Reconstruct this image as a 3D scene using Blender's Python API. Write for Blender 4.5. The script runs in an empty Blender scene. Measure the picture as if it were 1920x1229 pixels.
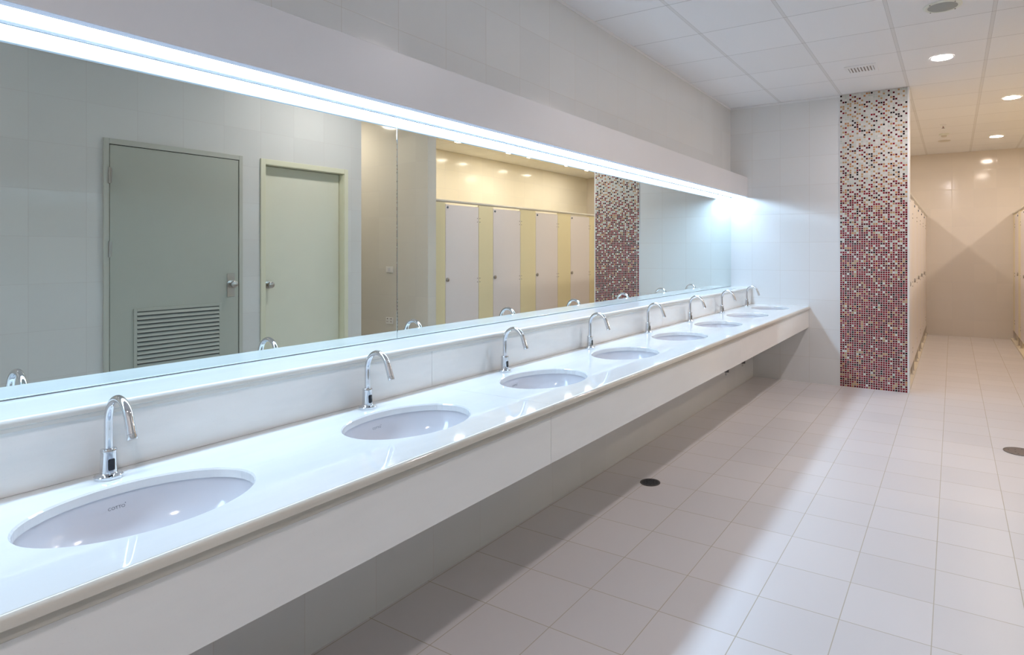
import bpy, bmesh, math, random
from mathutils import Vector, Matrix
PI = math.pi
sc = bpy.context.scene
C = sc.collection

# ---------------------------------------------------------------- camera
CAMX, CAMH, YAW, F, CX, HY = 2.127, 1.378, 0.5437, 1150.0, 1092.0, 471.0
cam_d = bpy.data.cameras.new('camera')
cam = bpy.data.objects.new('camera', cam_d); C.objects.link(cam)
cam.location = (CAMX, 0, CAMH)
cam.rotation_euler = (PI/2, 0, YAW)
cam_d.sensor_width = 36; cam_d.sensor_fit = 'HORIZONTAL'
cam_d.lens = F/1920*36
cam_d.shift_x = -(CX-960)/1920
cam_d.shift_y = -(614.5-HY)/1920
cam_d.clip_start = .02; cam_d.clip_end = 60
sc.camera = cam

# ---------------------------------------------------------------- world, exposure
w = bpy.data.worlds.new('world'); sc.world = w; w.use_nodes = True
w.node_tree.nodes['Background'].inputs[0].default_value = (.02, .02, .02, 1)
w.node_tree.nodes['Background'].inputs[1].default_value = 0.0
sc.view_settings.view_transform = 'Standard'
sc.view_settings.look = 'None'
sc.view_settings.exposure = 1.30
sc.view_settings.gamma = 1.0
sc.view_settings.use_curve_mapping = False
cy = sc.cycles
cy.max_bounces = 8; cy.diffuse_bounces = 5; cy.glossy_bounces = 5
cy.use_adaptive_sampling = True; cy.adaptive_threshold = .04
cy.sample_clamp_indirect = 6.0; cy.caustics_reflective = False; cy.caustics_refractive = False
cy.use_denoising = True
cy.blur_glossy = .3

# lamp strengths (the room's own lamps; they are emissive diffusers in their fittings)
STRIP = ((.55, .78, 1.04), 9.8)      # cool tubes behind the pelmet diffuser
MAIN = ((1.0, .92, .94), 118.0)     # downlights over the basin room
WARM = ((1.0, .86, .75), 80.0)     # downlights over the cubicles

# ---------------------------------------------------------------- node helpers
class NT:
    def __init__(s, name):
        s.m = bpy.data.materials.new(name); s.m.use_nodes = True
        s.t = s.m.node_tree; s.n = s.t.nodes; s.l = s.t.links
        s.b = s.n['Principled BSDF']
    def new(s, k): return s.n.new(k)
    def put(s, sock, v):
        if isinstance(v, bpy.types.NodeSocket): s.l.new(v, sock)
        elif v is not None: sock.default_value = v
    def M(s, op, a, b=None, c=None):
        n = s.new('ShaderNodeMath'); n.operation = op
        s.put(n.inputs[0], a)
        if b is not None: s.put(n.inputs[1], b)
        if c is not None: s.put(n.inputs[2], c)
        return n.outputs[0]
    def mix(s, f, a, b):
        n = s.new('ShaderNodeMix'); n.data_type = 'RGBA'
        s.put(n.inputs[0], f); s.put(n.inputs[6], a); s.put(n.inputs[7], b)
        return n.outputs[2]
    def mixf(s, f, a, b):
        n = s.new('ShaderNodeMix'); n.data_type = 'FLOAT'
        s.put(n.inputs[0], f); s.put(n.inputs[2], a); s.put(n.inputs[3], b)
        return n.outputs[0]
    def pos(s):
        g = s.new('ShaderNodeNewGeometry'); x = s.new('ShaderNodeSeparateXYZ')
        s.l.new(g.outputs['Position'], x.inputs[0])
        y = s.new('ShaderNodeSeparateXYZ'); s.l.new(g.outputs['True Normal'], y.inputs[0])
        return g, x.outputs, y.outputs
    def noise(s, vec, scale, detail=2, rough=.5):
        n = s.new('ShaderNodeTexNoise'); n.inputs['Scale'].default_value = scale
        n.inputs['Detail'].default_value = detail; n.inputs['Roughness'].default_value = rough
        if vec is not None: s.l.new(vec, n.inputs['Vector'])
        return n.outputs[0]
    def white(s, a, b):
        c = s.new('ShaderNodeCombineXYZ'); s.put(c.inputs[0], a); s.put(c.inputs[1], b)
        n = s.new('ShaderNodeTexWhiteNoise'); n.noise_dimensions = '2D'
        s.l.new(c.outputs[0], n.inputs['Vector'])
        return n.outputs['Value'], n.outputs['Color']
    def bump(s, h, strength, dist):
        n = s.new('ShaderNodeBump'); n.inputs['Strength'].default_value = strength
        n.inputs['Distance'].default_value = dist
        s.l.new(h, n.inputs['Height']); s.l.new(n.outputs[0], s.b.inputs['Normal'])
    def set(s, **k):
        for a, v in k.items(): s.put(s.b.inputs[a.replace('_', ' ')], v)

def rgb(*c): return (c[0], c[1], c[2], 1)

def plain(name, col, rough=.4, metal=0, var=.03, scale=6, spec=.5, bump=0, coat=0):
    n = NT(name)
    g, p, nn = n.pos()
    v = n.noise(g.outputs['Position'], scale, 3)
    d = tuple(max(0, c*(1-var)) for c in col); u = tuple(min(1, c*(1+var)) for c in col)
    n.set(Base_Color=n.mix(v, rgb(*d), rgb(*u)), Roughness=rough, Metallic=metal)
    n.b.inputs['Specular IOR Level'].default_value = spec
    if coat: n.b.inputs['Coat Weight'].default_value = coat; n.b.inputs['Coat Roughness'].default_value = .04
    if bump: n.bump(n.noise(g.outputs['Position'], scale*10, 3), bump, .002)
    return n.m

def edge_mask(n, coord, off, size, width):
    """1 on a joint line, 0 on the tile; also the tile index"""
    q = n.M('DIVIDE', n.M('SUBTRACT', coord, off), size)
    ix = n.M('FLOOR', q); f = n.M('FRACT', q)
    d = n.M('MULTIPLY', n.M('MINIMUM', f, n.M('SUBTRACT', 1.0, f)), size)
    return n.M('LESS_THAN', d, width/2), ix, d

def wall_tile(name, col, offx, offy, offz=.27, size=.3, grout=(.60, .57, .53), gw=.0022, rough=.13, var=.02):
    n = NT(name)
    g, p, nn = n.pos()
    useY = n.M('GREATER_THAN', n.M('ABSOLUTE', nn[0]), .5)
    u = n.mixf(useY, n.M('SUBTRACT', p[0], offx), n.M('SUBTRACT', p[1], offy))
    mu, iu, du = edge_mask(n, u, 0.0, size, gw)
    mz, iz, dz = edge_mask(n, p[2], offz, size, gw)
    m = n.M('MAXIMUM', mu, mz)
    wv, wc = n.white(iu, iz)
    k = n.mixf(wv, 1-var, 1+var)
    cc = n.new('ShaderNodeVectorMath'); cc.operation = 'SCALE'; cc.inputs[0].default_value = col
    n.put(cc.inputs['Scale'], k)
    n.set(Base_Color=n.mix(m, cc.outputs[0], rgb(*grout)), Roughness=n.mixf(m, rough, .7))
    # each tile is slightly pillowed and out of plane, so its reflections wobble
    dd = n.M('MINIMUM', n.M('MINIMUM', du, dz), .006)
    h = n.M('ADD', n.M('MULTIPLY', dd, 30.0), n.M('MULTIPLY', n.noise(g.outputs['Position'], 5, 1), .35))
    n.bump(h, .35, .004)
    return n.m

def floor_tile(name, col, offx, offy, grout=(.44, .37, .27)):
    n = NT(name)
    g, p, nn = n.pos()
    mx, ix, dx = edge_mask(n, p[0], offx, .3, .0034)
    my, iy, dy = edge_mask(n, p[1], offy, .3, .0034)
    m = n.M('MAXIMUM', mx, my)
    wv, wc = n.white(ix, iy)
    k = n.mixf(wv, .97, 1.03)
    cc = n.new('ShaderNodeVectorMath'); cc.operation = 'SCALE'; cc.inputs[0].default_value = col
    n.put(cc.inputs['Scale'], k)
    dirt = n.noise(g.outputs['Position'], 1.6, 4)
    gcol = n.mix(dirt, rgb(*grout), rgb(.62, .56, .48))
    n.set(Base_Color=n.mix(m, cc.outputs[0], gcol), Roughness=n.mixf(m, .30, .8))
    dd = n.M('MINIMUM', n.M('MINIMUM', dx, dy), .004)
    h = n.M('ADD', n.M('MULTIPLY', dd, 30.0), n.M('MULTIPLY', n.noise(g.outputs['Position'], 40, 3), .05))
    n.bump(h, .3, .004)
    return n.m

def ceiling_mat():
    n = NT('ceiling_board')
    g, p, nn = n.pos()
    S = .6055
    mx, ix, dx = edge_mask(n, p[0], .543, S, .024)       # T-bars running along the room
    mxe = n.M('MULTIPLY', mx, n.M('GREATER_THAN', dx, .0105))
    my, iy, dy = edge_mask(n, p[1], 4.288, S, .024)
    my3 = n.M('LESS_THAN', dy, .0028)
    wv, wc = n.white(ix, iy)
    k = n.mixf(wv, .83, .86)
    cc = n.new('ShaderNodeCombineXYZ')
    n.put(cc.inputs[0], k); n.put(cc.inputs[1], n.M('MULTIPLY', k, .995)); n.put(cc.inputs[2], n.M('MULTIPLY', k, 1.0))
    bar = mx
    edge = n.M('MAXIMUM', mxe, my3)
    base = n.mix(bar, cc.outputs[0], rgb(.76, .75, .74))
    n.set(Base_Color=n.mix(n.M('MULTIPLY', edge, .55), base, rgb(.25, .23, .22)), Roughness=.7)
    n.b.inputs['Specular IOR Level'].default_value = .25
    n.bump(n.noise(g.outputs['Position'], 160, 3), .15, .001)
    return n.m

def mosaic_mat():
    n = NT('glass_mosaic')
    g, p, nn = n.pos()
    S = .6100/28
    mx, ix, dx = edge_mask(n, p[0], 1.1395, S, .0042)
    mz, iz, dz = edge_mask(n, p[2], .002, S, .0046)
    m = n.M('MAXIMUM', mx, mz)
    w1, c1 = n.white(ix, iz)
    r1 = n.M('FRACT', n.M('ADD', n.M('ADD', n.M('MULTIPLY', ix, .7548777), n.M('MULTIPLY', iz, .5698403)), n.M('MULTIPLY', w1, .42)))
    r2, c2 = n.white(n.M('ADD', ix, 71.3), n.M('ADD', iz, 13.7))
    r3, c3 = n.white(n.M('ADD', ix, 171.3), n.M('ADD', iz, 213.7))
    # share of coloured tiles grows from the ceiling to the floor
    cr = n.new('ShaderNodeValToRGB'); e = cr.color_ramp
    zs = [(0, .975), (.8, .96), (1.2, .92), (1.5, .84), (1.75, .70), (2.0, .56), (2.3, .38), (2.97, .30)]
    e.elements[0].position = 0; e.elements[1].position = 1
    for el, (z, v) in zip([e.elements[0]], zs[:1]): el.color = (v, v, v, 1)
    e.elements[-1].color = (.30, .30, .30, 1)
    for z, v in zs[1:-1]:
        el = e.elements.new(z/2.97); el.color = (v, v, v, 1)
    n.put(cr.inputs[0], n.M('DIVIDE', p[2], 2.97))
    coloured = n.M('LESS_THAN', r1, cr.outputs[0])
    def ramp(stops):
        q = n.new('ShaderNodeValToRGB'); q.color_ramp.interpolation = 'CONSTANT'
        q.color_ramp.elements[0].position = 0; q.color_ramp.elements[0].color = rgb(*stops[0][1])
        q.color_ramp.elements[1].position = stops[1][0]; q.color_ramp.elements[1].color = rgb(*stops[1][1])
        for ps, c in stops[2:]:
            el = q.color_ramp.elements.new(ps); el.color = rgb(*c)
        n.put(q.inputs[0], r2)
        return q.outputs[0]
    black, maroon, red, tan, amber, rose = (.010, .008, .008), (.085, .004, .008), (.20, .006, .014), (.42, .27, .13), (.48, .22, .08), (.26, .05, .07)
    low = ramp([(0, black), (.06, maroon), (.40, red), (.78, rose), (.86, tan), (.95, amber)])
    top = ramp([(0, black), (.18, maroon), (.40, red), (.48, tan), (.90, amber)])
    tz = n.new('ShaderNodeMapRange'); n.put(tz.inputs[0], p[2])
    tz.inputs[1].default_value = 1.6; tz.inputs[2].default_value = 2.3
    col = n.mix(n.M('LESS_THAN', r3, tz.outputs[0]), low, top)
    pale = n.mix(r2, rgb(.46, .52, .46), rgb(.66, .66, .62))
    tile = n.mix(coloured, pale, col)
    n.set(Base_Color=n.mix(m, tile, rgb(.64, .57, .54)), Roughness=n.mixf(m, .22, .7))
    n.b.inputs['Specular IOR Level'].default_value = .12
    dd = n.M('MINIMUM', n.M('MINIMUM', dx, dz), .0045)
    n.bump(n.M('MULTIPLY', dd, 60.0), .35, .003)
    return n.m

def marble(name, col, rough=.05, vein=.05):
    n = NT(name)
    g, p, nn = n.pos()
    mp = n.new('ShaderNodeMapping'); mp.inputs['Scale'].default_value = (3, .7, 3)
    n.l.new(g.outputs['Position'], mp.inputs[0])
    v = n.noise(mp.outputs[0], 2.2, 6, .6)
    r = n.new('ShaderNodeValToRGB'); r.color_ramp.elements[0].position = .42; r.color_ramp.elements[1].position = .58
    r.color_ramp.elements[0].color = rgb(*[c*(1-vein) for c in col]); r.color_ramp.elements[1].color = rgb(*col)
    n.put(r.inputs[0], v)
    sp = n.noise(g.outputs['Position'], 260, 2)
    spm = n.M('MULTIPLY', n.M('GREATER_THAN', sp, .70), .25)
    n.set(Base_Color=n.mix(spm, r.outputs[0], rgb(*[c*.8 for c in col])), Roughness=rough)
    n.b.inputs['Specular IOR Level'].default_value = .5
    return n.m

def glow(name, col, s):
    n = NT(name)
    n.set(Base_Color=rgb(.8, .8, .8), Roughness=.5)
    n.b.inputs['Emission Color'].default_value = rgb(*col)
    n.b.inputs['Emission Strength'].default_value = s
    return n.m

WC = (.74, .74, .73)
M = dict(
    tile_left=wall_tile('cream_wall_tile', WC, .24, .127),
    tile_low=wall_tile('cream_wall_tile_shaded', (.69, .69, .67), .24, .09),  # same tile as above, colour lowered for the shade under the counter
    tile_end=wall_tile('cream_wall_tile_end', WC, .24, .127),
    tile_right=wall_tile('cream_wall_tile_right', (.70, .69, .65), .12, .285),
    tile_warm=wall_tile('beige_wall_tile', (.79, .74, .63), .01, .0, rough=.10),
    tile_corr=wall_tile('corridor_wall_tile', (.70, .66, .58), .01, .0, rough=.10),
    tile_far=wall_tile('far_wall_tile', (.69, .63, .56), .01, .0, rough=.10),
    floor=floor_tile('floor_tile', (.74, .70, .69), 1.162, 2.758),
    ceiling=ceiling_mat(), mosaic=mosaic_mat(),
    counter=marble('cream_marble', (.81, .82, .81)),
    apron=marble('apron_marble', (.82, .81, .78), .06, .03),
    splash=marble('backsplash_marble', (.86, .86, .84), .05, .06),
    edge=marble('marble_edge_shaded', (.52, .49, .42), .12, .10),  # marble darkened for the shade below the rounded edge
    nose=marble('marble_bullnose_shaded', (.68, .64, .56), .10, .08), lnose=marble('ledge_nose_shaded', (.70, .70, .66), .10, .05),  # both noses darkened in colour, as shade on their outward faces
    ceramic=plain('white_ceramic', (.70, .70, .73), .13, var=.01, spec=.5),
    white=plain('white_paint', (.68, .665, .67), .35, var=.015),
    trimw=plain('white_trim', (.80, .80, .80), .4, var=.01),
    chrome=plain('chrome', (.70, .71, .73), .04, 1, var=.01),
    steel=plain('brushed_steel', (.42, .39, .36), .30, 1, var=.05, scale=40),
    dsteel=plain('dark_steel', (.16, .15, .15), .38, .8, var=.2, scale=60),
    rail=plain('beige_aluminium_rail', (.62, .58, .50), .35, .1, var=.03),
    black=plain('black_plastic', (.014, .014, .018), .12),
    rubber=plain('black_rubber', (.02, .02, .02), .6),
    ink=plain('grey_ink', (.07, .08, .11), .5),
    door_grey=plain('grey_green_door_paint', (.46, .47, .40), .30, var=.02, bump=.05),
    door_gap=plain('dark_door_gap', (.03, .03, .028), .8),
    door_cream=plain('pale_cream_door_paint', (.74, .73, .59), .32, var=.02, bump=.05),
    frame_grey=plain('grey_green_frame_paint', (.52, .52, .45), .30, var=.02),
    frame_cream=plain('cream_frame_paint', (.74, .72, .54), .30, var=.02),
    cub_door=plain('white_laminate', (.80, .74, .72), .28, var=.015),
    cub_cream=plain('cream_yellow_laminate', (.82, .73, .46), .28, var=.015),
    cub_pale=plain('pale_laminate', (.80, .735, .66), .28, var=.015),
    feet=plain('satin_steel_foot', (.44, .39, .34), .4, .5, var=.03),
    cub_edge=plain('grey_laminate_edge', (.30, .26, .22), .4),
    bumper=plain('blue_grey_rubber', (.10, .13, .17), .4),
    curb=plain('cream_curb_stone', (.78, .70, .56), .25, var=.02),
    vent=plain('vent_white', (.82, .82, .83), .4), ventdark=plain('vent_shadow', (.30, .26, .23), .7),
    speaker_ring=plain('ivory_plastic', (.74, .76, .68), .4), grille=plain('grey_perforated_grille', (.36, .38, .36), .55, .2, var=.08, scale=300),
    plate=plain('ivory_switch_plate', (.80, .77, .72), .3), hole=plain('socket_hole', (.06, .02, .02), .5),
    red=plain('red_bulb', (.5, .03, .02), .2),
    grate=plain('dark_drain_grate', (.05, .055, .06), .35, .7, var=.3, scale=90),
    grate_brown=plain('brown_drain_cover', (.17, .14, .135), .4, .5, var=.15, scale=60),
    strip=glow('strip_glow', *STRIP), main=glow('downlight_glow', *MAIN), warm=glow('warm_downlight_glow', *WARM),
)
mm = NT('mirror_glass'); mm.set(Base_Color=rgb(.83, .90, .87), Metallic=1.0, Roughness=.004); M['mirror'] = mm.m
me = NT('mirror_edge'); me.set(Base_Color=rgb(.22, .30, .34), Metallic=.6, Roughness=.2); M['mirror_edge'] = me.m
M['lip'] = glow('lip_painted_glow', (.58, .74, 1.0), .26)  # weak emission stands in for strip light falling on the lips
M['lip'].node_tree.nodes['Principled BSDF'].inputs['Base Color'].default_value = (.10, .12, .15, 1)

# ---------------------------------------------------------------- mesh helpers
class B:
    def __init__(s): s.bm = bmesh.new(); s.mi = 0
    def face(s, vs):
        f = s.bm.faces.new(vs); f.material_index = s.mi; return f
    def box(s, x0, x1, y0, y1, z0, z1, bev=0):
        b2 = bmesh.new()
        bmesh.ops.create_cube(b2, size=1)
        for v in b2.verts:
            v.co = Vector(((x0+x1)/2+v.co.x*(x1-x0), (y0+y1)/2+v.co.y*(y1-y0), (z0+z1)/2+v.co.z*(z1-z0)))
        if bev: bmesh.ops.bevel(b2, geom=b2.edges[:], offset=bev, segments=2, affect='EDGES', profile=.5)
        s.merge(b2); return s
    def merge(s, b2, mat=None):
        vm = {}
        for v in b2.verts: vm[v] = s.bm.verts.new((mat @ v.co) if mat else v.co)
        for f in b2.faces:
            try: s.face([vm[v] for v in f.verts])
            except ValueError: pass
        b2.free()
    def lathe(s, prof, o=(0, 0, 0), axis='z', seg=32, cap=True):
        """prof: list of (r, h)"""
        o = Vector(o)
        def P(r, h, a):
            c, n_ = r*math.cos(a), r*math.sin(a)
            return o + (Vector((c, n_, h)) if axis == 'z' else Vector((h, c, n_)) if axis == 'x' else Vector((c, h, n_)))
        rings = []
        for r, h in prof:
            rings.append([s.bm.verts.new(P(r, h, 2*PI*i/seg)) for i in range(seg)])
        for a, b in zip(rings, rings[1:]):
            for i in range(seg):
                s.face((a[i], a[(i+1) % seg], b[(i+1) % seg], b[i]))
        if cap:
            s.face(list(reversed(rings[0]))); s.face(rings[-1])
        return s
    def tube(s, pts, rad, seg=20, cap=True):
        pts = [Vector(p) for p in pts]
        rads = rad if isinstance(rad, (list, tuple)) else [rad]*len(pts)
        rings = []; up = Vector((0, 1, 0))
        for i, p in enumerate(pts):
            t = (pts[min(i+1, len(pts)-1)]-pts[max(i-1, 0)]).normalized()
            a = up if abs(t.dot(up)) < .95 else Vector((1, 0, 0))
            u = a.cross(t).normalized(); v = t.cross(u)
            rings.append([s.bm.verts.new(p+(u*math.cos(2*PI*k/seg)+v*math.sin(2*PI*k/seg))*rads[i]) for k in range(seg)])
        for a, b in zip(rings, rings[1:]):
            for i in range(seg): s.face((a[i], a[(i+1) % seg], b[(i+1) % seg], b[i]))
        if cap: s.face(list(reversed(rings[0]))); s.face(rings[-1])
        return s
    def extrude_y(s, prof, y0, y1):
        """closed profile of (x, z) carried along y"""
        a = [s.bm.verts.new((x, y0, z)) for x, z in prof]; b = [s.bm.verts.new((x, y1, z)) for x, z in prof]
        n = len(prof)
        for i in range(n): s.face((a[i], a[(i+1) % n], b[(i+1) % n], b[i]))
        s.face(list(reversed(a))); s.face(b)
        return s

def obj(name, b, mats, parent=None, smooth=False, loc=None, angle=40):
    bm = b.bm if isinstance(b, B) else b
    bmesh.ops.recalc_face_normals(bm, faces=bm.faces[:])
    me_ = bpy.data.meshes.new(name); bm.to_mesh(me_); bm.free()
    for m in (mats if isinstance(mats, (list, tuple)) else [mats]): me_.materials.append(m)
    o = bpy.data.objects.new(name, me_); C.objects.link(o)
    if parent: o.parent = parent
    if loc: o.location = loc
    if smooth:
        for p in me_.polygons: p.use_smooth = True
        try: me_.set_sharp_from_angle(angle=math.radians(angle))
        except Exception: pass
    return o

def tag(o, label=None, cat=None, group=None, kind=None):
    if label: o['label'] = label
    if cat: o['category'] = cat
    if group: o['group'] = group
    if kind: o['kind'] = kind
    return o
def thing(name, label, cat, loc=(0, 0, 0), group=None, rotz=0):
    o = bpy.data.objects.new(name, None); C.objects.link(o); o.location = loc; o.rotation_euler[2] = rotz
    o.empty_display_size = .05
    return tag(o, label, cat, group)
def struct(name, b, mats, label=None, cat=None, smooth=False):
    o = obj(name, b, mats, smooth=smooth); tag(o, label, cat, None, 'structure'); return o
def kids(o): return [c for c in C.objects if c.parent == o]
def dup(root, loc, label=None, group=None):
    def cp(o, par):
        c = o.copy(); C.objects.link(c)
        if par: c.parent = par; c.matrix_parent_inverse = o.matrix_parent_inverse.copy()
        for k in kids(o): cp(k, c)
        return c
    r = cp(root, None); r.location = loc
    if label: r['label'] = label
    if group: r['group'] = group
    return r

# ---------------------------------------------------------------- the room
YB, YE, YF, ZC = -1.2, 6.72, 11.6, 2.97
XW, XS = 2.82, 4.78           # wall with the doors; wall behind the right cubicles
b = B(); b.box(-.15, 5.5, YB-.15, YF+.15, -.10, 0)
struct('floor', b, M['floor'], 'pale pinkish square floor tiles with tan joints', 'floor')
b = B(); b.box(-.15, 5.5, YB-.15, YF+.15, ZC, ZC+.08)
struct('ceiling', b, M['ceiling'], 'white suspended ceiling of square panels in a metal grid', 'ceiling')
# wall behind the mirror: upper part at x=0, thick lower part carrying the ledge
b = B(); b.box(-.12, 0, YB, YE+.12, 0, ZC)
struct('wall_left', b, M['tile_left'], 'cream tiled wall above and behind the long mirror', 'wall')
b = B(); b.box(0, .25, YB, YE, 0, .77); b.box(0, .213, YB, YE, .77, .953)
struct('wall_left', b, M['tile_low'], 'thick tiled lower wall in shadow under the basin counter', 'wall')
b = B(); b.box(0, 1.760, YE, YE+.15, 0, ZC)
struct('wall_end', b, M['tile_end'], 'cream tiled end wall at the far end of the basin counter', 'wall')
b = B(); b.box(-.12, 5.4, YB-.12, YB, 0, ZC)
struct('wall_back', b, M['tile_end'], 'cream tiled wall behind the camera', 'wall')
# wall with the two service doors (opening for the recessed door)
D2 = (3.010, 3.806, 2.118)
b = B()
b.box(XW, XW+.12, YB, D2[0], 0, ZC); b.box(XW, XW+.12, D2[0], D2[1], D2[2], ZC); b.box(XW, XW+.12, D2[1], 4.0, 0, ZC)
b.box(XW+.12, 5.2, 3.88, 4.0, 0, ZC)
struct('wall_right', b, M['tile_right'], 'cream tiled wall with two doors facing the mirror', 'wall')
b = B(); b.box(XW, 5.2, 4.887, 5.01, 0, ZC)
struct('wall_corridor', b, M['tile_corr'], 'beige tiled wall of the entry corridor with the switch plate', 'wall')
b = B(); b.box(5.2, 5.32, 3.88, 5.01, 0, ZC)
struct('wall_corridor', b, M['tile_warm'], 'beige tiled wall closing the entry corridor', 'wall')
b = B(); b.box(XS, XS+.12, 5.01, YF+.12, 0, ZC)
struct('wall_cubicle_right', b, M['tile_warm'], 'glossy beige tiled wall behind the right row of cubicles', 'wall')
b = B(); b.box(-.12, XS, YF, YF+.12, 0, ZC)
struct('wall_far', b, M['tile_far'], 'beige tiled far wall of the cubicle passage', 'wall')
b = B(); b.box(-.12, 0, YE+.12, YF, 0, ZC)
struct('wall_cubicle_left', b, M['tile_warm'], 'beige tiled wall behind the left row of cubicles', 'wall')
# low curbs the cubicles stand on
b = B(); b.box(0, 1.765, YE+.15, YF, 0, .03, .003)
struct('floor_curb_left', b, M['curb'], 'cream raised step under the left row of cubicles', 'step')
b = B(); b.box(2.893, XS, 5.01, YF, 0, .03, .003)
struct('floor_curb_right', b, M['curb'], 'cream raised step under the right row of cubicles', 'step')
# perimeter angle of the ceiling
def angle_trim(segs, lab):
    b = B()
    for x0, x1, y0, y1 in segs: b.box(x0, x1, y0, y1, ZC-.022, ZC-.0005)
    struct('trim_%d' % (len([o for o in C.objects if o.name.startswith('trim_')])+1), b, M['trimw'], lab, 'trim')
angle_trim([(0, .003, YB, YE), (.003, .022, YB, YE)][:1], 'white metal angle where the ceiling meets the mirror wall')
angle_trim([(0.003, 1.135, YE-.003, YE)], 'white metal angle where the ceiling meets the end wall')

# mosaic strip and its white corner bead
t = thing('mosaic_panel', 'floor to ceiling strip of red, black and white glass mosaic on the end wall', 'mosaic panel', (1.4445, YE, 0))
def local(b, t):
    off = Vector(t.location)
    for v in b.bm.verts: v.co -= off
    return b
b = B(); b.box(1.1395, 1.7495, YE-.008, YE, 0, ZC-.001)
obj('mosaic_tiles', local(b, t), M['mosaic'], t)
b = B(); b.box(1.7495, 1.764, YE-.009, YE+.152, 0, ZC-.001, .002)
obj('corner_bead', local(b, t), M['trimw'], t)
b = B(); b.box(1.1355, 1.1395, YE-.008, YE, 0, ZC-.001)
obj('corner_bead', local(b, t), M['trimw'], t)

# ---------------------------------------------------------------- pelmet with the light strip
t = thing('light_pelmet', 'long white boxed pelmet over the mirror with a bright cool strip light underneath', 'light fitting', (0, YB, 2.08))
b = B()
b.box(.178, .190, YB, YE, 1.976, 2.189, .002); b.box(0.0005, .178, YB, YE, 2.177, 2.189)
obj('pelmet_box', local(b, t), M['white'], t)
b = B(); b.box(.0255, .170, YB, YE, 1.979, 1.986)
obj('diffuser', local(b, t), M['strip'], t)
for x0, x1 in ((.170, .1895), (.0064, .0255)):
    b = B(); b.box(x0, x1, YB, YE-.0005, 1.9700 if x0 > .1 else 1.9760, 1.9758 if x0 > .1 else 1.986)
    obj('glowing_lip', local(b, t), M['lip'], t)  # lips glow by their material, in place of being lit
# mirror panels
def mirror(y0, y1, lab):
    t = thing('wall_mirror', lab, 'mirror', (0, (y0+y1)/2, .988), 'wide frameless mirror panels above the counter')
    b = B(); b.box(.0005, .005, y0+.0005, y1-.0005, .988, 1.974)
    obj('mirror_backing', local(b, t), M['mirror_edge'], t)
    b = B()
    x0, x1, e = .005, .0056, .003
    a = [(x0, y0+.0008, .989), (x0, y1-.0008, .989), (x0, y1-.0008, 1.9735), (x0, y0+.0008, 1.9735)]
    c = [(x1, y0+e, .989+.0025), (x1, y1-e, .989+.0025), (x1, y1-e, 1.9735-.0025), (x1, y0+e, 1.9735-.0025)]
    va = [b.bm.verts.new(p) for p in a]; vc = [b.bm.verts.new(p) for p in c]
    for i in range(4): b.face((va[i], va[(i+1) % 4], vc[(i+1) % 4], vc[i]))
    b.face(vc)
    obj('glass', local(b, t), M['mirror'], t)
mirror(YB, 1.913, 'near mirror panel that reflects the two service doors')
mirror(1.913, 4.326, 'middle mirror panel that reflects the white cubicle doors')
mirror(4.326, YE-.001, 'far mirror panel that reflects the blank end wall beside the mosaic')

# ---------------------------------------------------------------- ledge, backsplash, counter
t = thing('mirror_ledge', 'narrow glossy white stone ledge with a rounded edge under the mirror', 'ledge', (.1, YB, .985))
def nose(xb, xf, zt, th, r):
    """slab with a rounded front: list of (x,z)"""
    p = [(xb, zt)]
    for k in range(9):
        a = PI/2 - (PI/2)*k/8
        p.append((xf-r+r*math.cos(a), zt-r+r*math.sin(a)))
    p += [(xf, zt-th*.62), (xf-.004, zt-th*.68), (xf-.004, zt-th), (xb, zt-th)]
    return p
b = B(); b.box(.0005, .2300, YB, YE-.0005, .953, .985)
obj('ledge_slab', local(b, t), M['counter'], t)
b = B(); b.extrude_y(nose(.2301, .244, .985, .032, .013), YB, YE-.0005)
obj('rounded_edge', local(b, t), M['lnose'], t, smooth=True, angle=25)  # front of the ledge toned darker to show its shade
t = thing('backsplash', 'glossy cream marble backsplash strip behind the faucets', 'backsplash', (.2, YB, .8))
for y0, y1 in ((YB, 1.902), (1.9035, 4.32), (4.3215, YE-.0005)):
    b = B(); b.box(.2135, .229, y0, y1, .8005, .9525, .001)
    obj('marble_panel', local(b, t), M['splash'], t)

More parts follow.
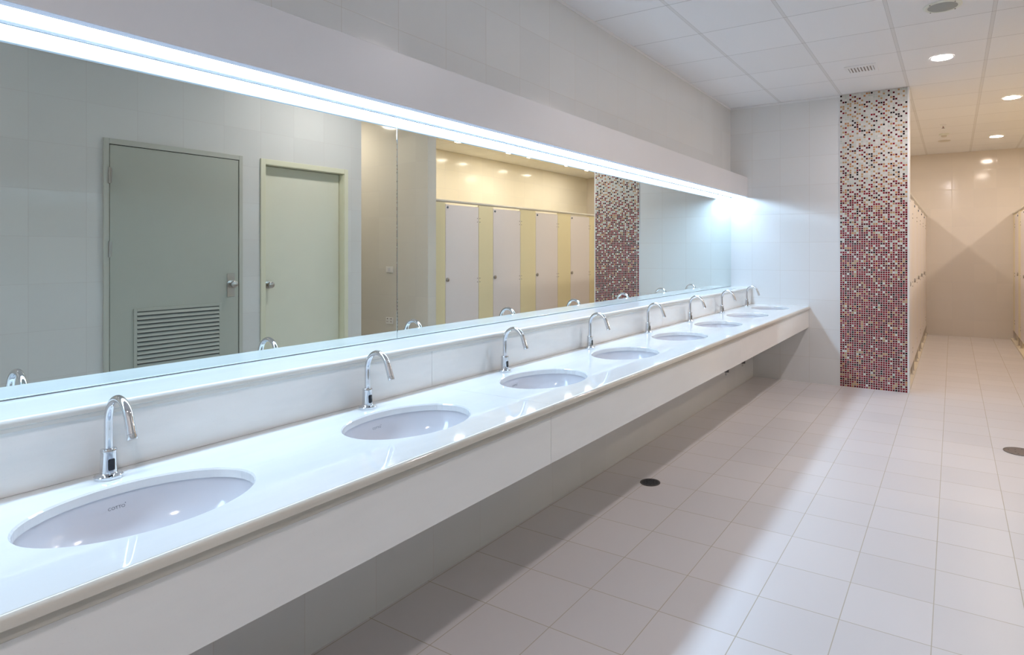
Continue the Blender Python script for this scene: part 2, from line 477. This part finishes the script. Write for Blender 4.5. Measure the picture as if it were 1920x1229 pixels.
SX, SA, SB = .535, .178, .233
SINKS = [.69, 1.49, 2.30, 3.108, 3.915, 4.715, 5.51, 6.325]
FAUC = [.713+.8070*k for k in range(8)]
ZT = .80
t = thing('vanity_counter', 'long glossy cream marble counter with eight oval basins cut into it', 'counter', (.5, YB, .8))
b = B()
def counter_top(b, y0, y1, sinks):
    xb, xf = .2135, .832
    cuts = [y0] + [(a+c)/2 for a, c in zip(sinks, sinks[1:])] + [y1]
    N = 72
    for yc, c0, c1 in zip(sinks, cuts, cuts[1:]):
        angs = [2*PI*i/N for i in range(N)]
        cor = [(xf, c1), (xb, c1), (xb, c0), (xf, c0)]
        # angle list that also hits the rectangle's corners
        for (x, y) in cor: angs.append(math.atan2((y-yc), (x-SX)) % (2*PI))
        angs = sorted(set(round(a, 6) for a in angs))
        inn, out, low, lip = [], [], [], []
        for a in angs:
            dx, dy = math.cos(a), math.sin(a)
            tx = ((xf if dx > 0 else xb)-SX)/dx if abs(dx) > 1e-6 else 1e9
            ty = ((c1 if dy > 0 else c0)-yc)/dy if abs(dy) > 1e-6 else 1e9
            tt = min(tx, ty)
            re = 1/math.sqrt((dx/SA)**2+(dy/SB)**2)
            out.append(b.bm.verts.new((SX+dx*tt, yc+dy*tt, ZT)))
            lip.append(b.bm.verts.new((SX+dx*(re+.004), yc+dy*(re+.004), ZT)))
            inn.append(b.bm.verts.new((SX+dx*re, yc+dy*re, ZT-.004)))
            low.append(b.bm.verts.new((SX+dx*re, yc+dy*re, ZT-.024)))
        n = len(angs)
        for i in range(n):
            j = (i+1) % n
            b.face((lip[i], out[i], out[j], lip[j])); b.face((inn[i], lip[i], lip[j], inn[j])); b.face((low[i], inn[i], inn[j], low[j]))
counter_top(b, YB, 1.9165, SINKS[:2])
counter_top(b, 1.9175, 4.3225, SINKS[2:5])
counter_top(b, 4.3235, YE-.0005, SINKS[5:])
bmesh.ops.remove_doubles(b.bm, verts=b.bm.verts[:], dist=.0002)
o = obj('countertop', local(b, t), M['counter'], t)
# rounded front edge and the band below it, both coloured darker for shade
b = B()
for y0, y1 in ((YB, 1.9165), (1.9175, 4.3225), (4.3235, YE-.0005)):
    r = .014
    p = [(.832, ZT)]
    for k in range(9):
        a = PI/2-(PI/2)*k/8
        p.append((.846-r+r*math.cos(a), ZT-r+r*math.sin(a)))
    p += [(.846, ZT-.022), (.843, ZT-.0245), (.815, ZT-.0245), (.815, ZT-.001)]
    b.extrude_y(p, y0, y1)
obj('bullnose_edge', local(b, t), M['nose'], t, smooth=True, angle=25)
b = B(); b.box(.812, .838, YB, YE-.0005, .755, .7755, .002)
tag(obj('edge_band', local(b, t), M['edge'], t), 'stone band under the rounded counter edge, coloured darker for its shade')
b = B(); b.box(.2505, .812, YB, YE-.0005, .757, .775)
for yc in ():
    pass
b.bm.free()
for y0, y1 in ((YB, 1.917), (1.9185, 4.33), (4.3315, YE-.0005)):
    b = B(); b.box(.806, .830, y0, y1, .576, .7545, .0015)
    obj('front_apron', local(b, t), M['apron'], t)
# two small support brackets just showing under the apron
for yb in (4.14, 4.53):
    b = B(); b.box(.755, .803, yb-.006, yb+.006, .540, .5765); b.box(.755, .765, yb-.006, yb+.006, .5765, .70)
    tt = thing('support_bracket', 'small dark metal bracket under the counter apron, %s of the two' % ('nearer' if yb < 4.3 else 'farther'), 'bracket', (.78, yb, .56), 'brackets under the counter')
    obj('bracket_arm', local(b, tt), M['dsteel'], tt)
    b = B(); b.lathe([(.007, 0), (.007, .02)], (.785, yb, .520), 'z', 12)
    obj('bolt', local(b, tt), M['steel'], tt)

# ---------------------------------------------------------------- basins
def basin(yc, lab):
    t = thing('sink_basin', lab, 'sink', (SX, yc, ZT-.024), 'oval undermount basins in the counter')
    b = B(); N = 64
    rings = []
    def ring(k, z): return [b.bm.verts.new((k[0]*math.cos(2*PI*i/N), k[1]*math.sin(2*PI*i/N), z)) for i in range(N)]
    A, Bq, D = SA+.006, SB+.006, .135
    inner = [((A+.02, Bq+.02), -.0005), ((A, Bq), -.0005)]
    for k in range(1, 13):
        f = k/12; a = f*PI/2
        q = math.cos(a)**.62
        inner.append(((max(A*q, .024), max(Bq*q, .024)), -.0005-D*math.sin(a)**1.05 if k < 12 else -D-.001))
    outer = [((max(A*math.cos(k/10*PI/2)**.62+.009, .034), max(Bq*math.cos(k/10*PI/2)**.62+.009, .034)), -.0005-(D+.01)*math.sin(k/10*PI/2)) for k in range(10, 1, -1)]
    outer.append(((A+.02, Bq+.02), -.014))
    rs = [ring(k, z) for k, z in inner+outer]
    for a, c in zip(rs, rs[1:]):
        for i in range(N): b.face((a[i], a[(i+1) % N], c[(i+1) % N], c[i]))
    a, c = rs[-1], rs[0]
    for i in range(N): b.face((a[i], a[(i+1) % N], c[(i+1) % N], c[i]))
    obj('bowl', b, M['ceramic'], t, smooth=True, angle=50)
    b = B(); b.lathe([(.004, .002), (.020, .003), (.027, .0025), (.028, 0), (.024, -.03), (.01, -.03)], (0, 0, -D+.001), 'z', 28, False)
    obj('drain', b, M['chrome'], t, smooth=True)
    b = B(); b.tube([(0, 0, -.165), (0, 0, -.145), (0, 0, -.138)], .017); b.lathe([(.030, 0), (.033, .004), (.033, .022), (.028, .028)], (0, 0, -.193), 'z', 24)
    b.tube([(0, 0, -.178), (-.12, 0, -.176), (-.284, 0, -.176)], .013, 14)
    obj('bottle_trap', b, M['chrome'], t, smooth=True)
    return t
ORD = ['nearest', 'second nearest', 'third nearest', 'fourth nearest', 'fifth nearest', 'third from the far end', 'next to last', 'farthest']
ORD2 = ['largest in view at the lower left', 'second from the near end', 'third from the near end', 'fourth from the near end', 'fifth from the near end', 'third from the mosaic end', 'second from the mosaic end', 'last one beside the end wall']
s0 = basin(SINKS[0], 'oval white basin, %s' % ORD2[0])
# printed maker's mark on the back slope of the bowl
fc = bpy.data.curves.new('mark', 'FONT'); fc.body = 'COTTO'; fc.size = .0112; fc.extrude = 0; fc.align_x = 'CENTER'; fc.resolution_u = 3
fc.offset = -.00008
fo = bpy.data.objects.new('mark', fc); C.objects.link(fo)
bpy.context.view_layer.update()
dg = bpy.context.evaluated_depsgraph_get()
tm = bpy.data.meshes.new_from_object(fo.evaluated_get(dg))
bpy.data.objects.remove(fo)
A_, B_, D_ = SA+.006, SB+.006, .135
def bowl_pt(y, z):       # point of the back slope at height z (local), for lateral y
    f = min(1, max(0, (-.0005-z)/D_))**(1/1.05)
    a = math.asin(f); q = math.cos(a)**.62
    x = -A_*q*math.sqrt(max(0, 1-(y/(B_*q))**2))
    return Vector((x+.0016, y, z))
bm = bmesh.new(); bm.from_mesh(tm)
bmesh.ops.create_circle(bm, cap_ends=True, segments=12, radius=.0012, matrix=Matrix.Translation((.0205, .0105, 0)))
for v in bm.verts: v.co = bowl_pt(v.co.x*.92+.012, -.0360+v.co.y*.9)
obj('maker_mark', bm, M['ink'], s0)
for k in range(1, 8): dup(s0, (SX, SINKS[k], ZT-.024), 'oval white basin, %s' % ORD2[k])

# ---------------------------------------------------------------- faucets
def faucet(yc, lab):
    t = thing('sensor_faucet', lab, 'faucet', (.285, yc, ZT), 'chrome gooseneck sensor faucets')
    b = B(); b.lathe([(.0298, 0), (.0303, .0015), (.0303, .0075), (.0290, .0092), (.0205, .0125), (.0190, .0145)], seg=40)
    obj('base_flange', b, M['chrome'], t, smooth=True, angle=30)
    b = B(); b.lathe([(.0190, .0125), (.0181, .02), (.0173, .045), (.0169, .066), (.0176, .0668), (.0178, .0725), (.0168, .0745), (.0105, .0755)], seg=40)
    obj('body', b, M['chrome'], t, smooth=True, angle=30)
    # sensor window wrapped on the body, facing the user
    b = B(); H0, H1, HW = .022, .051, .0078
    rows = 8; cols = 8
    def rr(u, v):   # superellipse-ish rounded rectangle
        return u, v
    g = []
    for i in range(cols+1):
        for j in range(rows+1):
            u, v = -1+2*i/cols, -1+2*j/rows
            ins = 1-.10*max(0, abs(u)-.7)/.3*max(0, abs(v)-.7)/.3
            yy = u*HW*ins; zz = (H0+H1)/2+v*(H1-H0)/2*ins
            R = .0184-.0018*((zz-.0125)/.055)+.0007
            g.append(b.bm.verts.new((math.sqrt(R*R-yy*yy), yy, zz)))
    for i in range(cols):
        for j in range(rows):
            a = i*(rows+1)+j; b.face((g[a], g[a+rows+1], g[a+rows+2], g[a+1]))
    obj('sensor_window', b, M['black'], t, smooth=True)
    pts = [(0, .072), (0, .10), (0, .125), (0, .143)]
    for k in range(1, 19):      # gooseneck
        a = PI-PI*.87*k/18
        pts.append((.0560+.0560*math.cos(a), .1465+.0615*math.sin(a)))
    lx, lz = pts[-1]
    dv = Vector((.36, 0, -.933))
    for k in (.010, .022, .034, .044): pts.append((lx+dv.x*k, lz+dv.z*k))
    n = len(pts)
    rad = [.0094]*(n-10)+[.0095, .0097, .0099, .0101, .0103, .0105, .0107, .0109, .0111, .0112]
    b = B(); b.tube([(x, 0, z) for x, z in pts], rad, 24)
    obj('spout', b, M['chrome'], t, smooth=True, angle=50)
    lx, lz = pts[-1]; d = dv
    p0 = Vector((lx, 0, lz)); 
    b = B(); b.tube([p0+d*.0003, p0+d*.001, p0+d*.012, p0+d*.0135], [.0106, .0112, .0112, .0102], 24)
    obj('aerator', b, M['chrome'], t, smooth=True, angle=40)
    return t
f0 = faucet(FAUC[0], 'chrome gooseneck sensor faucet, %s' % ORD2[0])
for k in range(1, 8): dup(f0, (.285, FAUC[k], ZT), 'chrome gooseneck sensor faucet, %s' % ORD2[k])

# ---------------------------------------------------------------- doors seen in the mirror
def knob(parent, x, y, z, plate=None):
    if plate:
        b = B(); b.box(x-.004, x, y-.030, y+.030, z-.10, z+.085, .0015)
        k = obj('lock_plate', b, M['steel'], parent)
    b = B(); b.lathe([(.030, 0), (.031, -.006), (.014, -.010), (.012, -.028), (.020, -.034), (.0275, -.044), (.0265, -.058), (.019, -.064)], (x-.001, y, z), 'x', 28)
    return obj('knob', b, M['steel'], parent, smooth=True)
# door_1: flush grey door with louvre
d1 = obj('door_1', (lambda b: (b.box(XW-.010, XW-.0005, 1.913, 2.794, .008, 2.107, .002), b)[1])(B()), M['door_grey'])
tag(d1, 'grey green flush door with a louvred grille and lock plate', 'door', None, 'structure')
b = B(); b.box(XW-.016, XW-.0002, 1.877, 1.9085, 0, 2.149, .002); b.box(XW-.016, XW-.0002, 2.7985, 2.827, 0, 2.149, .002); b.box(XW-.016, XW-.0002, 1.9085, 2.7985, 2.1115, 2.149, .002)
obj('door_frame', b, M['frame_grey'], d1)
b = B(); b.box(XW-.003, XW-.0003, 1.9085, 2.7985, .002, 2.1115)
obj('door_gap', b, M['door_gap'], d1)
b = B()
b.box(XW-.018, XW-.008, 2.055, 2.075, .33, .970, .001); b.box(XW-.018, XW-.008, 2.640, 2.660, .33, .970, .001)
b.box(XW-.018, XW-.008, 2.075, 2.640, .950, .970, .001); b.box(XW-.018, XW-.008, 2.075, 2.640, .33, .35, .001)
grl = obj('louvre_grille', b, M['door_grey'], d1)
b = B()
z = .945
while z > .36:
    vs = [(XW-.0105, z), (XW-.021, z-.020), (XW-.0225, z-.0215), (XW-.0205, z-.0225), (XW-.0095, z-.002)]
    b.extrude_y(vs, 2.075, 2.640); z -= .0309
obj('louvre_slats', b, M['door_grey'], grl)
b = B(); b.box(XW-.0115, XW-.0098, 2.075, 2.640, .35, .95)
obj('louvre_backing', b, plain('louvre_shadow_board', (.13, .13, .12), .8), grl)
for hz in (1.895, 1.39, .28):
    b = B(); b.tube([(XW-.016, 1.911, hz-.055), (XW-.016, 1.911, hz+.055)], .0085, 12); b.box(XW-.0125, XW-.010, 1.911, 1.926, hz-.05, hz+.05)
    obj('hinge', b, M['steel'], d1)
knob(d1, XW-.010, 2.733, 1.114, True)
# door_2: pale door set back in its frame
d2 = obj('door_2', (lambda b: (b.box(XW+.062, XW+.100, 3.030, 3.790, .006, 2.100, .002), b)[1])(B()), M['door_cream'])
tag(d2, 'pale cream flush door set back in a yellow cream frame', 'door', None, 'structure')
b = B()
b.box(XW-.014, XW+.118, 2.980, 3.022, 0, 2.150, .002); b.box(XW-.014, XW+.118, 3.797, 3.838, 0, 2.150, .002); b.box(XW-.014, XW+.118, 3.022, 3.797, 2.106, 2.150, .002)
b.bm.free()
b = B()
for y0, y1, z0, z1 in ((D2[0]+.0005, 3.024, 0, D2[2]-.0005), (3.794, D2[1]-.0005, 0, D2[2]-.0005), (3.024, 3.794, 2.104, D2[2]-.0005)):
    b.box(XW-.004, XW+.118, y0, y1, z0, z1)
for y0, y1, z0, z1 in ((2.980, 3.022, 0, 2.150), (3.797, 3.838, 0, 2.150), (3.022, 3.797, 2.106, 2.150)):
    b.box(XW-.014, XW-.0004, y0, y1, z0, z1, .002)
obj('door_frame', b, M['frame_cream'], d2)
b = B(); b.box(XW+.1185, XW+.1195, 3.0, 3.81, 0, 2.12)
obj('door_gap', b, M['door_gap'], d2)
knob(d2, XW+.061, 3.083, 1.09)

# switch and socket on the corridor wall
t = thing('light_switch', 'small ivory light switch plate on the corridor wall', 'switch', (3.425, 4.887, 1.165))
b = B(); b.box(3.37, 3.48, 4.879, 4.8865, 1.130, 1.200, .002); obj('plate', local(b, t), M['plate'], t)
b = B(); b.box(3.405, 3.445, 4.875, 4.879, 1.145, 1.185, .001); obj('rocker', local(b, t), M['white'], t)
t = thing('wall_socket', 'ivory double power socket low on the corridor wall', 'socket', (3.425, 4.887, .578))
b = B(); b.box(3.368, 3.482, 4.879, 4.8865, .540, .616, .002); obj('plate', local(b, t), M['plate'], t)
for sx in (3.395, 3.455):
    b = B(); b.box(sx-.010, sx-.005, 4.8782, 4.8788, .560, .575); b.box(sx+.005, sx+.010, 4.8782, 4.8788, .560, .575); b.lathe([(.007, -.0008), (.007, 0)], (sx, 4.8788, .600), 'y', 12)
    obj('outlet', local(b, t), M['hole'], t)

# ---------------------------------------------------------------- toilet cubicles
# profile of a row: plane x, direction s of the passage (+1: passage on the +x side)
def row(px, s, edges, y_start, y_end, names, side, group, backx):
    """edges: list of (door_y0, door_y1)"""
    zb, zt = .15, 1.942
    def bx(b, x0, x1, *a, **k): b.box(min(x0, x1), max(x0, x1), *a, **k)
    for i, (d0, d1) in enumerate(edges):
        nxt = edges[i+1][0] if i+1 < len(edges) else y_end
        t = thing('toilet_cubicle', names[i], 'toilet cubicle', (px, d0, .03), group)
        b = B(); bx(b, px, px-s*.018, d0+.003, d1-.003, zb, 1.921, .0015)
        dr = obj('door', local(b, t), M['cub_door'], t)
        b = B(); b.lathe([(.022, 0), (.0235, s*.004), (.0235, s*.012), (.020, s*.015), (.008, s*.016)], (px+s*.0002, d0+.030, 1.043), 'x', 24)
        obj('lock_knob', local(b, t), M['steel'], dr, smooth=True)
        b = B(); b.lathe([(.0135, 0), (.0135, s*.006), (.010, s*.009)], (px+s*.0002, d0+.035, 1.888), 'x', 16)
        obj('door_bumper', local(b, t), M['bumper'], dr)
        for hz in (1.760, 1.018, .30):
            b = B()
            for dz in (-.0225, .0225):
                b.lathe([(.0062, 0), (.0055, s*.004)], (px+s*.0002, d1-.022, hz+dz), 'x', 12)
                b.lathe([(.0062, 0), (.0055, s*.004)], (px+s*.0002, d1+.022, hz+dz), 'x', 12)
            bx(b, px-s*.001, px-s*.006, d1-.003, d1+.003, hz-.035, hz+.035)
            obj('hinge', local(b, t), M['steel'], dr)
        b = B(); bx(b, px, px-s*.018, d1+.003, nxt-.003, zb, zt, .0015)
        obj('pilaster', local(b, t), (M['cub_cream'] if s < 0 else M['cub_pale']), t)
        if i == 0 and d0-y_start > .05:
            b = B(); bx(b, px, px-s*.018, y_start+.003, d0-.003, zb, zt, .0015)
            obj('pilaster', local(b, t), (M['cub_cream'] if s < 0 else M['cub_pale']), t)
        if i+1 < len(edges):
            ym = (d1+nxt)/2
            b = B(); bx(b, px-s*.020, backx, ym-.009, ym+.009, zb, zt, .0015)
            obj('side_panel', local(b, t), (M['cub_cream'] if s < 0 else M['cub_pale']), t)
        for fy in ((d1+.03, nxt-.03) if nxt-d1 > .12 else ((d1+nxt)/2,)):
            b = B(); b.lathe([(.024, .0005), (.024, .004), (.012, .009), (.0095, .014), (.0095, .09), (.012, .092), (.012, .124), (.008, .126)], (px-s*.009, fy, .03), 'z', 16)
            obj('foot', local(b, t), M['feet'], t, smooth=True)
    t = thing('cubicle_headrail', 'long beige round headrail with black end caps over the %s row of cubicles' % side, 'headrail', (px, y_start, 1.96))
    b = B(); prof = []
    for k in range(16):
        a = 2*PI*k/16
        prof.append((px-s*.009+.020*math.cos(a), 1.9605+.0165*math.sin(a)))
    b.extrude_y(prof, y_start+.004, y_end-.001)
    obj('rail', local(b, t), M['rail'], t, smooth=True)
    b = B(); prof = [(px-s*.009+(x-(px-s*.009))*1.12, 1.9605+(z-1.9605)*1.12) for x, z in prof]
    b.extrude_y(prof, y_start+.0005, y_start+.0045)
    obj('end_cap', local(b, t), M['rubber'], t)
RD = [(5.268, 5.851), (6.131, 6.710), (7.068, 7.630), (7.99, 8.56), (8.905, 9.475), (9.82, 10.39), (10.735, 11.305)]
pl = ['first', 'second', 'third', 'fourth', 'fifth', 'sixth', 'seventh']
RN = ['white door cubicle of the right row, leftmost in the mirror beside the corridor wall',
      'white door cubicle of the right row, second from the corridor wall in the mirror',
      'white door cubicle of the right row, third from the corridor wall in the mirror',
      'white door cubicle of the right row, next to the mosaic in the mirror',
      'white door cubicle of the right row, third from the far wall of the passage',
      'white door cubicle of the right row, second from the far wall of the passage',
      'white door cubicle of the right row, last one against the far wall']
row(2.925, -1, RD, 5.055, YF-.002, RN, 'right', 'cubicles in the right row', XS-.001)
LD = [(7.00, 7.58), (7.90, 8.48), (8.80, 9.38), (9.70, 10.28), (10.60, 11.18)]
LN = ['white door cubicle of the left row, first one behind the mosaic strip',
      'white door cubicle of the left row, second behind the mosaic strip',
      'white door cubicle of the left row, middle one of the five',
      'white door cubicle of the left row, second from the far wall',
      'white door cubicle of the left row, last one against the far wall']
row(1.748, 1, LD, YE+.155, YF-.002, LN, 'left', 'cubicles in the left row', .001)

# ---------------------------------------------------------------- ceiling fittings
def downlight(x, y, mat, lab, grp, r=.076):
    t = thing('downlight', lab, 'ceiling light', (x, y, ZC), grp)
    b = B(); b.lathe([(r, -.0005), (r+.014, -.0015), (r+.0145, -.0005), (r+.012, .0), ], seg=40, cap=False)
    b2 = B(); b2.lathe([(r+.013, -.0003), (r+.013, -.003), (r, -.0045), (r-.001, -.0025)], seg=40, cap=False)
    b.bm.free()
    obj('trim_ring', b2, M['trimw'], t, smooth=True)
    b = B(); b.lathe([(r, -.0005), (r, -.0035)], seg=40)
    obj('lamp_disc', b, mat, t)
    return t
ml = [(2.048, 5.845), (2.048, 3.43), (2.048, -.30)]
first = downlight(*ml[0], M['main'], 'round ceiling downlight in front of the mosaic wall, beside the vent', 'downlights over the basin room')
dup(first, (*ml[1], ZC), 'round ceiling downlight above the middle of the counter')
dup(first, (*ml[2], ZC), 'added round ceiling downlight, out of view, brightening the near end of the counter')  # added fitting, lifts the brightness of the near end
wl = [(2.647, 7.735, 'round warm downlight in the passage ceiling, nearer of the pair'),
      (2.640, 10.25, 'round warm downlight in the passage ceiling, farther of the pair'),
      (4.06, 4.33, 'round warm downlight in the entry corridor ceiling'),
      (4.03, 5.55, 'round warm downlight above the right cubicle nearest the corridor'),
      (4.03, 6.72, 'round warm downlight above the second right cubicle'),
      (4.02, 7.91, 'round warm downlight above the third right cubicle'),
      (4.01, 8.46, 'round warm downlight above the fourth right cubicle'),
      (4.01, 9.64, 'round warm downlight above the sixth right cubicle'),
      (4.03, 10.40, 'round warm downlight above the last right cubicles'),
      (.66, 7.40, 'round warm downlight above the first left cubicle'),
      (.66, 8.40, 'round warm downlight above the second left cubicle'),
      (.66, 9.40, 'round warm downlight above the middle left cubicle'),
      (.66, 10.40, 'round warm downlight above the last left cubicle')]
wf = downlight(wl[0][0], wl[0][1], M['warm'], wl[0][2], 'warm downlights over the cubicles')
for x, y, lab in wl[1:]: dup(wf, (x, y, ZC), lab)

t = thing('ceiling_speaker', 'round grey ceiling speaker with an ivory ring', 'speaker', (2.068, 4.617, ZC))
b = B(); b.lathe([(.086, -.007), (.092, -.009), (.106, -.006), (.112, -.0015), (.112, -.0003)], seg=48, cap=False); obj('ring', b, M['speaker_ring'], t, smooth=True)
b = B(); b.lathe([(.087, -.0003), (.087, -.0065), (.06, -.010), (.03, -.0118), (.005, -.012)], seg=48); obj('grille', b, M['grille'], t, smooth=True)
for a in (PI*.25, PI*.75, PI*1.25, PI*1.75):
    b = B(); b.lathe([(.004, -.0075), (.004, -.010)], (.099*math.cos(a), .099*math.sin(a), 0), seg=10); obj('screw', b, M['dsteel'], t)
t = thing('ceiling_vent', 'square white slotted air vent in the ceiling', 'vent', (1.443, 5.843, ZC))
b = B()
b.box(-.125, .125, -.130, -.075, -.006, -.0003, .001); b.box(-.125, .125, .075, .130, -.006, -.0003, .001)
b.box(-.125, -.100, -.075, .075, -.006, -.0003, .001); b.box(.100, .125, -.075, .075, -.006, -.0003, .001)
obj('frame', b, M['vent'], t)
b = B(); b.box(-.1, .1, -.075, .075, -.0012, -.0003); obj('slot_shade', b, M['ventdark'], t)  # thin dark sheet standing for the shade behind the slats
for k in range(8):
    b = B(); x = -.0875+.025*k
    b.box(x-.0075, x+.0075, -.0745, .0745, -.0055, -.0035); obj('slat', b, M['vent'], t)
t = thing('sprinkler', 'small red bulb fire sprinkler hanging from the passage ceiling', 'sprinkler', (2.020, 8.96, ZC))
b = B(); b.lathe([(.036, -.0003), (.034, -.006), (.012, -.010), (.010, -.022)], seg=24); obj('escutcheon', b, M['trimw'], t, smooth=True)
b = B(); b.tube([(0, 0, -.02), (.008, 0, -.032), (0, 0, -.044)], .002, 8); b.tube([(0, 0, -.02), (-.008, 0, -.032), (0, 0, -.044)], .002, 8); b.lathe([(.018, -.044), (.018, -.0455)], seg=16); obj('frame_arms', b, M['dsteel'], t)
b = B(); b.tube([(0, 0, -.021), (0, 0, -.043)], .002, 8); obj('bulb', b, M['red'], t)
b0 = thing('smoke_detector', 'round ivory smoke detector on the passage ceiling, nearer one', 'smoke detector', (2.02, 9.66, ZC), 'smoke detectors on the passage ceiling')
b = B(); b.lathe([(.062, -.0003), (.062, -.012), (.054, -.020), (.036, -.024)], seg=32); obj('base', b, M['speaker_ring'], b0, smooth=True)
b = B(); b.lathe([(.034, -.023), (.032, -.040), (.022, -.046)], seg=24); obj('sensor_head', b, M['rail'], b0, smooth=True)
t = thing('ceiling_disc', 'flat grey round ceiling plate in the passage near the far wall', 'ceiling plate', (2.017, 10.27, ZC))
b = B(); b.lathe([(.080, -.0003), (.080, -.004), (.070, -.010)], seg=32); obj('cover', b, M['rail'], t, smooth=True)

# ---------------------------------------------------------------- floor drains
def drain(x, y, r, lab, mat, n):
    t = thing('floor_drain', lab, 'floor drain', (x, y, 0))
    b = B(); b.lathe([(r, .0003), (r, .003), (r-.004, .0042), (r-.009, .0038), (r-.010, .0015)], seg=44, cap=False)
    obj('rim', b, M['dsteel'], t, smooth=True)
    b = B(); b.lathe([(r-.009, .0004), (r-.009, .0028), (r-.014, .0034)], seg=44); obj('cover', b, mat, t)
    b = B()
    for k in range(n):
        a = 2*PI*k/n
        for rr_ in ((r-.014)*.45, (r-.014)*.8):
            b.lathe([(.0045, .0034), (.0045, .0038)], (rr_*math.cos(a+rr_*20), rr_*math.sin(a+rr_*20), 0), seg=8)
    obj('drain_holes', b, M['rubber'], t)
drain(.585, 3.33, .060, 'small dark round floor drain at the shadow edge under the counter', M['grate'], 10)
drain(2.52, 5.15, .098, 'larger brownish round floor drain cover at the right edge', M['grate_brown'], 4)
